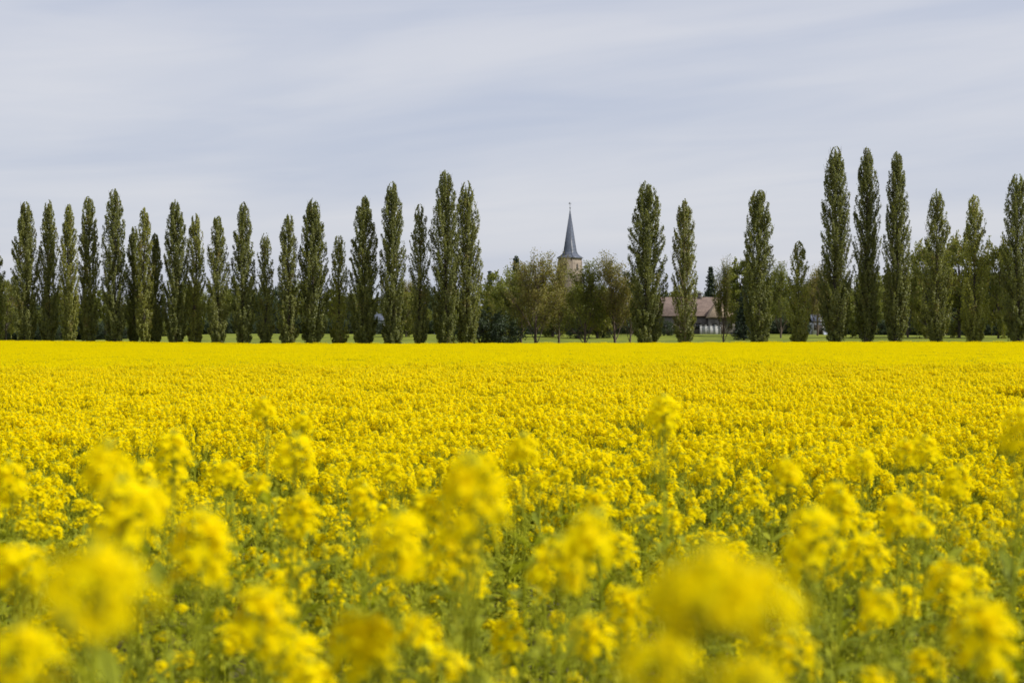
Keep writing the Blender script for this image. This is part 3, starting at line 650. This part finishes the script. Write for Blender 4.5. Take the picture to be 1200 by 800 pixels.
# ------------------------------------------------------------------ rapeseed
PET, BUD, STM, LEF = 0, 1, 2, 3
RM = [M_PETAL, M_BUD, M_STEM, M_RLEAF]
def frame(d):
    d = unit(np.asarray(d, float)); a = np.array([0, 0, 1.]) if abs(d[2]) < .9 else np.array([1., 0, 0]); u = unit(np.cross(a, d)); return u, np.cross(d, u), d
def flower(mb, c, d, r, rng, tint):
    u, v, n = frame(d); cup = rng.uniform(.1, .55); a0 = rng.uniform(0, 1.57)
    for k in range(4):
        a = a0 + k * 1.5708 + rng.normal(0, .08); e = u * math.cos(a) + v * math.sin(a); t = np.cross(n, e)
        L_ = r * rng.uniform(.88, 1.1); wd = r * .42
        pts = [c - t * wd * .25, c + t * wd * .25,
               c + e * L_ * .55 + t * wd + n * L_ * cup * .55, c + e * L_ * .55 - t * wd + n * L_ * cup * .55,
               c + e * L_ + t * wd * .62 + n * L_ * cup * .6, c + e * L_ - t * wd * .62 + n * L_ * cup * .6]
        mb.add(pts, [(0, 1, 2, 3), (3, 2, 4, 5)], tint, PET)
def octa(mb, c, d, l, w_, tint, mi):
    u, v, n = frame(d); P_ = [c - n * l / 2, c + u * w_, c + v * w_, c - u * w_, c - v * w_, c + n * l / 2]
    mb.add(P_, [(0, 2, 1), (0, 3, 2), (0, 4, 3), (0, 1, 4), (5, 1, 2), (5, 2, 3), (5, 3, 4), (5, 4, 1)], tint, mi)
def raceme(seed, nf=24, ht=.075, r=.034, pods=9):
    """one flower cluster; origin at its foot, top near z = ht + 0.10"""
    rng = np.random.default_rng(seed); mb = MB(); z0 = .10
    tube(mb, [(0, 0, 0), (rng.normal(0, .003), rng.normal(0, .003), z0), (0, 0, z0 + ht * .85)], [.0028, .0022, .0012], 4, .5, STM)
    for i in range(nf):
        f = (i + .5) / nf; az = i * 2.39996 + rng.normal(0, .25); zz = z0 + ht * (f * .95)
        rr = r * math.sqrt(max(.05, 1 - (f * .93) ** 2.2)) * rng.uniform(*((.75, 1.15) if nf != 44 else (.5, 1.4))); e = np.array([math.cos(az), math.sin(az), 0])
        c = e * rr + np.array([0, 0, zz + rr * .35]); b = np.array([0, 0, zz - .006])
        tube(mb, [b, (b + c) / 2 + np.array([0, 0, -.001]), c], [.0009, .0008, .0008], 3, .8, STM)
        tint = 1.0 if rng.random() < .01 else min(.84, max(0, rng.normal(.45, .25)))
        flower(mb, c, e * (1.0 - f * .6) + np.array([0, 0, .45 + f * .9]) + rng.normal(0, .25, 3), .0122 * rng.uniform(.8, 1.15), rng, tint)
    for i in range(14):
        az = i * 2.4; q = rng.uniform(0, .011); c = np.array([math.cos(az) * q, math.sin(az) * q, z0 + ht * rng.uniform(.88, 1.08) + .006])
        octa(mb, c, [math.cos(az) * .4, math.sin(az) * .4, 1], .009, .0024, rng.random() * .8, BUD)
    for i in range(pods):
        az = i * 2.39996 + rng.normal(0, .3); zz = z0 * (.1 + .85 * i / pods); e = np.array([math.cos(az), math.sin(az), 0])
        l = rng.uniform(.018, .045) * (1.25 - .6 * i / pods); a = np.array([0, 0, zz]); b = a + e * .014 + np.array([0, 0, .008]); c = b + e * l * .55 + np.array([0, 0, l * .85])
        tube(mb, [a, b, (b + c) / 2, c], [.0008, .0012, .0017, .0006], 4, rng.uniform(.3, .9), STM)
    return mb
RAC = [raceme(200 + k, nf=n, ht=h, r=r_, pods=p_) for k, (n, h, r_, p_) in enumerate([(34, .070, .036, 9), (38, .080, .037, 10), (26, .050, .031, 7), (42, .085, .037, 11), (18, .042, .025, 8), (10, .05, .022, 10), (44, .060, .041, 8)])]
RACH = [.170, .180, .150, .185, .142, .15, .165]
def blade(mb, p, d, L_, W_, rng, tint, droop=.6):
    """a narrow leaf blade in three segments, folded along its midrib"""
    d = unit(np.asarray(d, float)); side = unit(np.cross(d, [0, 0, 1.]) + 1e-6); q = np.array(p, float); rows = []
    for k, wf in enumerate((.18, .8, 1.0, .6, .04)):
        nrm = np.cross(side, d); rows.append((q - side * W_ * wf * .5 + nrm * W_ * wf * .15, q.copy(), q + side * W_ * wf * .5 + nrm * W_ * wf * .15))
        d = unit(d + np.array([0, 0, -droop * .3])); q = q + d * L_ / 4
    V = [x for r in rows for x in r]; F = []
    for k in range(4):
        for j in (0, 1): F.append((k * 3 + j, k * 3 + j + 1, k * 3 + 4 + j, k * 3 + 3 + j))
    mb.add(V, F, tint, LEF)
def plant(seed, H=1.3, nb=4, thin=False):
    """returns (stem-and-leaf MB, [(matrix, raceme index)]); plant top at about z = H"""
    rng = np.random.default_rng(seed); mb = MB(); heads = []
    def head(p, d, k, sc):
        u, v, n = frame(d); M = np.eye(4); a = rng.uniform(0, 6.28)
        M[:3, 0] = (u * math.cos(a) + v * math.sin(a)) * sc; M[:3, 1] = np.cross(n, M[:3, 0] / sc) * sc; M[:3, 2] = n * sc; M[:3, 3] = p; heads.append((M, k))
    kk = int(rng.integers(0, 2)) + (2 if rng.random() < .3 else 0); kk = int(rng.choice([2, 4, 5])) if thin else kk; top = H - RACH[kk]
    z = np.linspace(0, top, 6); x = np.cumsum(rng.normal(0, .012, 6)); y = np.cumsum(rng.normal(0, .012, 6)); x -= x[-1]; y -= y[-1]
    S_ = np.column_stack([x, y, z]); tube(mb, S_, np.linspace(.0075, .003, 6), 5, .5, STM)
    head(S_[-1], unit(S_[-1] - S_[-2]), kk, 1)
    for i in range(nb):
        f = rng.uniform(.52, .84); b = np.array([np.interp(f * top, z, S_[:, j]) for j in range(3)]); az = i * 2.4 + rng.normal(0, .4)
        k = int(rng.choice([4, 5, 5, 2] if thin else ([2, 4, 4, 0] if nb > 5 else [0, 2, 4, 4, 1]))); sc = rng.uniform(.6, .95) if thin else rng.uniform(.65, 1.0); tz = H - RACH[k] * sc - abs(rng.normal(.07, .13 if thin else .08)) ; r = rng.uniform(.06, .15)
        tz = max(tz, b[2] + .06)
        s = np.linspace(0, 1, 5)[:, None]; P_ = np.concatenate([b[0] + math.cos(az) * r * s ** .75, b[1] + math.sin(az) * r * s ** .75, b[2] + (tz - b[2]) * s ** 1.15], 1)
        tube(mb, P_, np.linspace(.0035, .0022, 5), 4, .55, STM); head(P_[-1], P_[-1] - P_[-2], k, sc)
        blade(mb, b, [math.cos(az) * .8, math.sin(az) * .8, .7], rng.uniform(.06, .11), .018, rng, rng.random() * .84)
    for i in range(26):      # small upper leaves and unopened side shoots
        f = rng.uniform(.55, .97); b = np.array([np.interp(f * top, z, S_[:, j]) for j in range(3)]); az = i * 2.4 + rng.normal(0, .4); l = rng.uniform(.05, .16)
        if i % 2:
            e = b + np.array([math.cos(az) * l * .7, math.sin(az) * l * .7, l * rng.uniform(.5, 1.1)]); tube(mb, [b, (b + e) / 2 + [0, 0, -.01], e], [.0025, .002, .0015], 3, rng.random() * .84, STM)
            for q in range(3): octa(mb, e + rng.normal(0, .006, 3), [0, 0, 1], .014, .004, rng.random() * .8, BUD)
            blade(mb, e - [0, 0, .02], [math.cos(az + 1), math.sin(az + 1), .6], .05, .014, rng, rng.random() * .84)
        else: blade(mb, b + rng.normal(0, .02, 3), [math.cos(az), math.sin(az), rng.uniform(.2, 1.4)], l * .8, l * .26, rng, rng.random() * .84)
    for i in range(15):
        f = (i + rng.random()) / 15; b = np.array([np.interp(f * .93 * top, z, S_[:, j]) for j in range(3)]); az = i * 2.4 + rng.normal(0, .3)
        L_ = np.interp(f, [0, .3, .6, 1], [.20, .22, .12, .055]) * rng.uniform(.7, 1.2)
        blade(mb, b, [math.cos(az), math.sin(az), rng.uniform(.3, 1.1)], L_, L_ * rng.uniform(.2, .32), rng, .95 if rng.random() < .06 else rng.random() * .84, rng.uniform(.3, 1.2))
    return mb, heads
PL = [plant(300 + k, 1.0, nb, k < 8 and k % 4 != 0) for k, nb in enumerate([2, 4, 3, 4, 2, 4, 3, 4, 10, 11, 9, 12])]       # ordinary plants, 1 m
NLOW = len(PL)
PL += [plant(340 + k, 1.32, nb) for k, nb in enumerate([1, 0, 2, 1, 0, 2, 0])]                         # tall ones, 1.3 m
rac_me = [m_.mesh('flower_cluster', RM) for m_ in RAC]
stem_me = [p_[0].mesh('stem', RM) for p_ in PL]
whole = []
for mb_, heads in PL[:NLOW]:
    a = MB(); a.copy_in(mb_, np.eye(4))
    for M, k in heads: a.copy_in(RAC[k], M)
    whole.append(a.mesh('rapeseed', RM))
# patches of crop for the far field
def patch(seed, n=92, top=1.0):
    rng = np.random.default_rng(seed); mb = MB()
    hx = rng.uniform(-.52, .52, (n, 2)); hz = top - np.abs(rng.normal(.05, .085, n)) - rng.random(n) * .03
    c = []; up = []
    for i in range(n):
        m_ = int(rng.integers(9, 16)); q = unit(rng.normal(size=(m_, 3))) * .034 * rng.uniform(.75, 1.2, (m_, 1)); q[:, 2] = q[:, 2] * 1.25
        c.append(np.array([hx[i, 0], hx[i, 1], hz[i] - .045]) + q); up.append(unit(q + [0, 0, .02]))
        b = np.array([hx[i, 0] + rng.normal(0, .04), hx[i, 1] + rng.normal(0, .04), hz[i] - .45])
        tube(mb, [b, (hx[i, 0], hx[i, 1], hz[i] - .05)], [.004, .003], 3, .5, STM)
    c = np.concatenate(c); t = np.clip(rng.normal(.45, .25, len(c)), 0, .84); t[rng.random(len(c)) < .015] = 1
    cards(mb, c, .022, rng, 1.05, out=np.concatenate(up), outw=1.2, tint=t, mi=PET)
    m_ = 420; g_ = np.column_stack([rng.uniform(-.52, .52, (m_, 2)), top - .12 - rng.random(m_) ** .8 * .6])
    cards(mb, g_, .045, rng, 2.2, up=(0, 0, .6), mi=LEF)
    return mb.mesh('crop_patch', RM)
PATCH = [patch(400 + k) for k in range(5)]

def canopy(x, y):
    big = .05 * np.sin(x * .11 + y * .045 + 1.3) * np.sin(y * .083 - x * .05) * np.clip(np.asarray(y) / 40, 0, 1)
    return big + canopy_fine(x, y)
def canopy_fine(x, y):      # gentle unevenness of the crop height
    return .035 * np.sin(x * 1.7 + .6 * np.sin(y * 1.1)) + .03 * np.sin(y * 1.3 + 1.1 * np.sin(x * .9 + 1)) + .02 * np.sin(x * 4.1 + y * 3.3)
H0 = 1.0
def make_plant(k, x, y, H, label, rz, tilt=(0, 0), sxy=1.0, group=None, cs=1.0, mesh=None):
    s = H / (1.0 if k < NLOW else 1.32)
    o = thing('rapeseed_plant', label, 'rapeseed plant', (x, y, float(ground(x, y))), 0, group)
    o.rotation_euler = (tilt[0], tilt[1], rz); o.scale = (sxy, sxy, s)
    st = link('stem', stem_me[k], o)
    for M, r in PL[k][1]:
        c = link('flower_cluster', rac_me[r if mesh is None else mesh], o); c.matrix_local = Matrix(M.tolist()) @ Matrix.Scale(cs, 4)
    return o
NEAR = [   # px, py of the head, its size in px, label
 (838, 690, 104, 'nearest rapeseed plant, a huge melted yellow blur low right of centre'),
 (893, 704, 92, 'right lobe of the hugest yellow blur low right of centre'),
 (796, 704, 84, 'left lobe of the hugest yellow blur low right of centre'),
 (772, 784, 84, 'very blurred yellow rapeseed head at the bottom edge, below and left of the hugest blur'),
 (876, 806, 76, 'blurred rapeseed head cut by the bottom edge under the hugest blur'),
 (100, 692, 115, 'big round blurred yellow rapeseed head low at left, largest of the left side'),
 (22, 775, 85, 'blurred rapeseed head in the bottom left corner'),
 (12, 672, 70, 'blurred rapeseed head at the left edge above the corner one'),
 (92, 560, 75, 'tall blurred rapeseed head at left that rises above the others around it'),
 (150, 605, 80, 'blurred rapeseed head sloping down right of the tall left-hand one'),
 (222, 640, 80, 'blurred rapeseed head above and right of the big round left-hand blur'),
 (205, 530, 46, 'fairly sharp tall rapeseed head standing clear at upper left'),
 (160, 562, 40, 'small soft rapeseed head between the tall blurred one and the clear upper left one'),
 (18, 562, 44, 'soft rapeseed head touching the left edge at mid height'),
 (282, 560, 40, 'small rapeseed head standing left of the tall one in the left third'),
 (340, 534, 48, 'tall soft rapeseed head in the left third, top of its own stem'),
 (345, 604, 48, 'round rapeseed head right below the tall one in the left third'),
 (300, 728, 82, 'wide soft rapeseed head low in the left third, left of a bottom-edge pair'),
 (340, 776, 68, 'blurred rapeseed head at the bottom edge under the wide soft one'),
 (425, 755, 84, 'blurred rapeseed head at the bottom edge, left one of a touching pair'),
 (492, 755, 64, 'blurred rapeseed head at the bottom edge, right one of a touching pair'),
 (468, 640, 80, 'broad soft rapeseed head left of the bottom centre'),
 (502, 600, 46, 'small round rapeseed head just left of the blurred central column'),
 (572, 578, 86, 'upper blurred rapeseed head of the central column'),
 (540, 556, 46, 'soft rapeseed head touching the left of the central column'),
 (538, 650, 62, 'lower blurred rapeseed head of the central column'),
 (616, 532, 46, 'clear rapeseed head standing above right of the central column'),
 (650, 664, 70, 'two-lobed rapeseed head right of the bottom centre'),
 (724, 716, 56, 'rapeseed head standing just left of the hugest blur'),
 (692, 748, 58, 'rapeseed head below the two-lobed one near the bottom'),
 (735, 648, 48, 'small rapeseed head above left of the hugest blur'),
 (700, 592, 36, 'small sharp rapeseed head in the green gap right of centre'),
 (932, 562, 48, 'rapeseed head on top of the right-hand cluster'),
 (940, 632, 70, 'tall ragged rapeseed head in the middle of the right-hand cluster'),
 (985, 602, 46, 'rapeseed head right of the ragged one in the right-hand cluster'),
 (1040, 602, 48, 'upright rapeseed head between the ragged one and the right edge'),
 (1030, 652, 52, 'sloping rapeseed head low in the right-hand cluster'),
 (1110, 564, 38, 'small round rapeseed head alone at upper right'),
 (1095, 690, 66, 'ragged rapeseed head low at right, above the corner one'),
 (1140, 684, 42, 'small rapeseed head right beside the ragged low one'),
 (1158, 748, 90, 'wide soft rapeseed head in the bottom right corner'),
 (944, 768, 62, 'round rapeseed head at the bottom edge right of the hugest blur'),
 (785, 484, 38, 'thin soft rapeseed top reaching highest into the sharp field right of centre'),
 (1184, 502, 54, 'blurred tall rapeseed head against the field at the right edge'),
 (312, 484, 34, 'faint soft rapeseed top reaching into the sharp field at left'),
 (1010, 545, 34, 'small soft rapeseed top above the right-hand cluster'),
 (595, 745, 48, 'small soft rapeseed head at the bottom, between the pair and the two-lobed one'),
 (430, 588, 38, 'small rapeseed head in the green left of the central column'),
 (1075, 528, 34, 'tall thin rapeseed top above the small round one at upper right'),
]
rng = np.random.default_rng(11); used = []
for i, (px, py, sz, lab) in enumerate(NEAR):
    D = {0: .80, 1: .82, 2: .84, 3: 1.0, 4: 1.1, 5: .9, 6: 1.2}.get(i, min(FPX * .083 / sz, 5.2)); cs_ = min(1.0, sz * D / FPX / .083); X = (px - 600) / FPX * D
    if i < 8: cs_ *= .95
    kd = NLOW + ((1, 4, 6)[i % 3] if i < 8 else (0, 1, 3, 4, 6, 2)[i % 6]); k0 = PL[kd][1][0][1]
    comp = RACH[k0] - (.165 if i < 8 else RACH[k0]) * cs_
    ztop = CAMZ - (py - sz * .42 - HORY) * D / FPX
    make_plant(kd, X, D, (ztop - float(ground(X, D))) / (1 - comp / 1.32), lab, rng.uniform(0, 6.28), (0, 0) if i < 8 else (rng.normal(0, .008), rng.normal(0, .008)), cs=cs_, mesh=6 if i < 8 else None)
    used.append((X, D))
# the other near plants: individually placed, alike
NTOT = 300; cand = []; DENS = 15.0
UG_ = 'smaller rapeseed plants between the tall near heads'
def wid(D): return .3 * D * 1.04 + .12
D0 = 2.0; D1 = D0; area = 0
while area * DENS < NTOT - len(NEAR): area += 2 * wid(D1) * .05; D1 += .05
n = 0; tries = 0
while n < NTOT - len(NEAR) and tries < 40000:
    tries += 1
    D = math.sqrt(rng.uniform(D0 ** 2, D1 ** 2)); X = rng.uniform(-1, 1) * wid(D)
    if any((X - a) ** 2 + (D - b) ** 2 < .10 ** 2 for a, b in used): continue
    used.append((X, D)); n += 1
    if rng.random() < .32: H = rng.uniform(1.08, 1.30); k = NLOW + int(rng.integers(0, 6))
    else: H = H0 + canopy(X, D) + rng.normal(.0, .06); k = int(rng.choice([0, 1, 2, 3, 5, 6, 7]))
    make_plant(k, X, D, H, 'slender rapeseed plant lower than the standout heads, one of the mass in the near crop', rng.uniform(0, 6.28), (rng.normal(0, .04), rng.normal(0, .04)), rng.uniform(.9, 1.1), UG_, rng.uniform(.65, 1.0))
print('near zone to', round(D1, 2), 'placed', n)
# the rest of the crop: plants to 26 m, patches beyond
P = []; S = []; Rr = []; I = []
DM = 50.0
def inwid(D): return wid(D)
xs_, ys_ = 0, 0
dens_keep = DENS * 1.5
ntry = int(36 * (DM + 2.5) * dens_keep); xs_, ys_ = rng.uniform(-18, 18, ntry), rng.uniform(-2.5, DM, ntry)
keep = (np.abs(xs_) < .3 * np.maximum(ys_, 0) * 1.2 + 1.9)
near = (ys_ < D1) & (ys_ > .3) & (np.abs(xs_) < .3 * np.maximum(ys_, 0) * 1.04 + .12)
keep &= ~near & ~((np.abs(xs_) < .55) & (ys_ < .9))      # the photographer's spot is trodden clear
thin_near = rng.random(ntry) < np.where(ys_ < D1, .67, np.interp(ys_, [D1, 9, 18], [.50, .62, 1.0])); keep &= thin_near & (rng.random(ntry) < np.interp(ys_, [34, 50], [1, .05]))
xs_, ys_ = xs_[keep], ys_[keep]; n = len(xs_); gz_ = ground(xs_, ys_)
Hs = (H0 + canopy(xs_, ys_) + rng.normal(-.01, 1, n) * np.interp(ys_, [4, 14], [.06, .03]))
P.append(np.column_stack([xs_, ys_, gz_])); w_ = rng.uniform(.8, 1.05, n); S.append(np.column_stack([w_, w_, Hs]))
Rr.append(np.column_stack([rng.normal(0, .05, n), rng.normal(0, .05, n), rng.uniform(0, 6.28, n)])); I.append(np.where(rng.random(n) < np.interp(ys_, [7.5, 15], [.05, 1.0]), rng.integers(8, 12, n), rng.integers(0, 8, n)))
print('crop plants', n)
for y in np.arange(34, FIELD_END, .96):
    hw_ = .3 * y * 1.12 + 3; x = np.arange(-hw_, hw_, .96); x = x[rng.random(len(x)) < (y - 33) / 15]; m_ = len(x)
    if m_ == 0: continue
    x = x + rng.normal(0, .04, m_); yy = y + rng.normal(0, .04, m_)
    P.append(np.column_stack([x, yy, ground(x, yy)])); sz_ = (H0 + canopy(x, yy) * .8 + rng.normal(0, .02, m_))
    S.append(np.column_stack([np.ones(m_), np.ones(m_), sz_ * (1 + (y > 222) * np.abs(rng.normal(0, .07, m_)))])); Rr.append(np.column_stack([np.zeros(m_), np.zeros(m_), rng.integers(0, 4, m_) * 1.5708])); I.append(12 + rng.integers(0, 5, m_))
P = np.concatenate(P); print('instances', len(P))
scatter('rapeseed_field', whole + PATCH, P, np.concatenate(Rr), np.concatenate(S), np.concatenate(I))
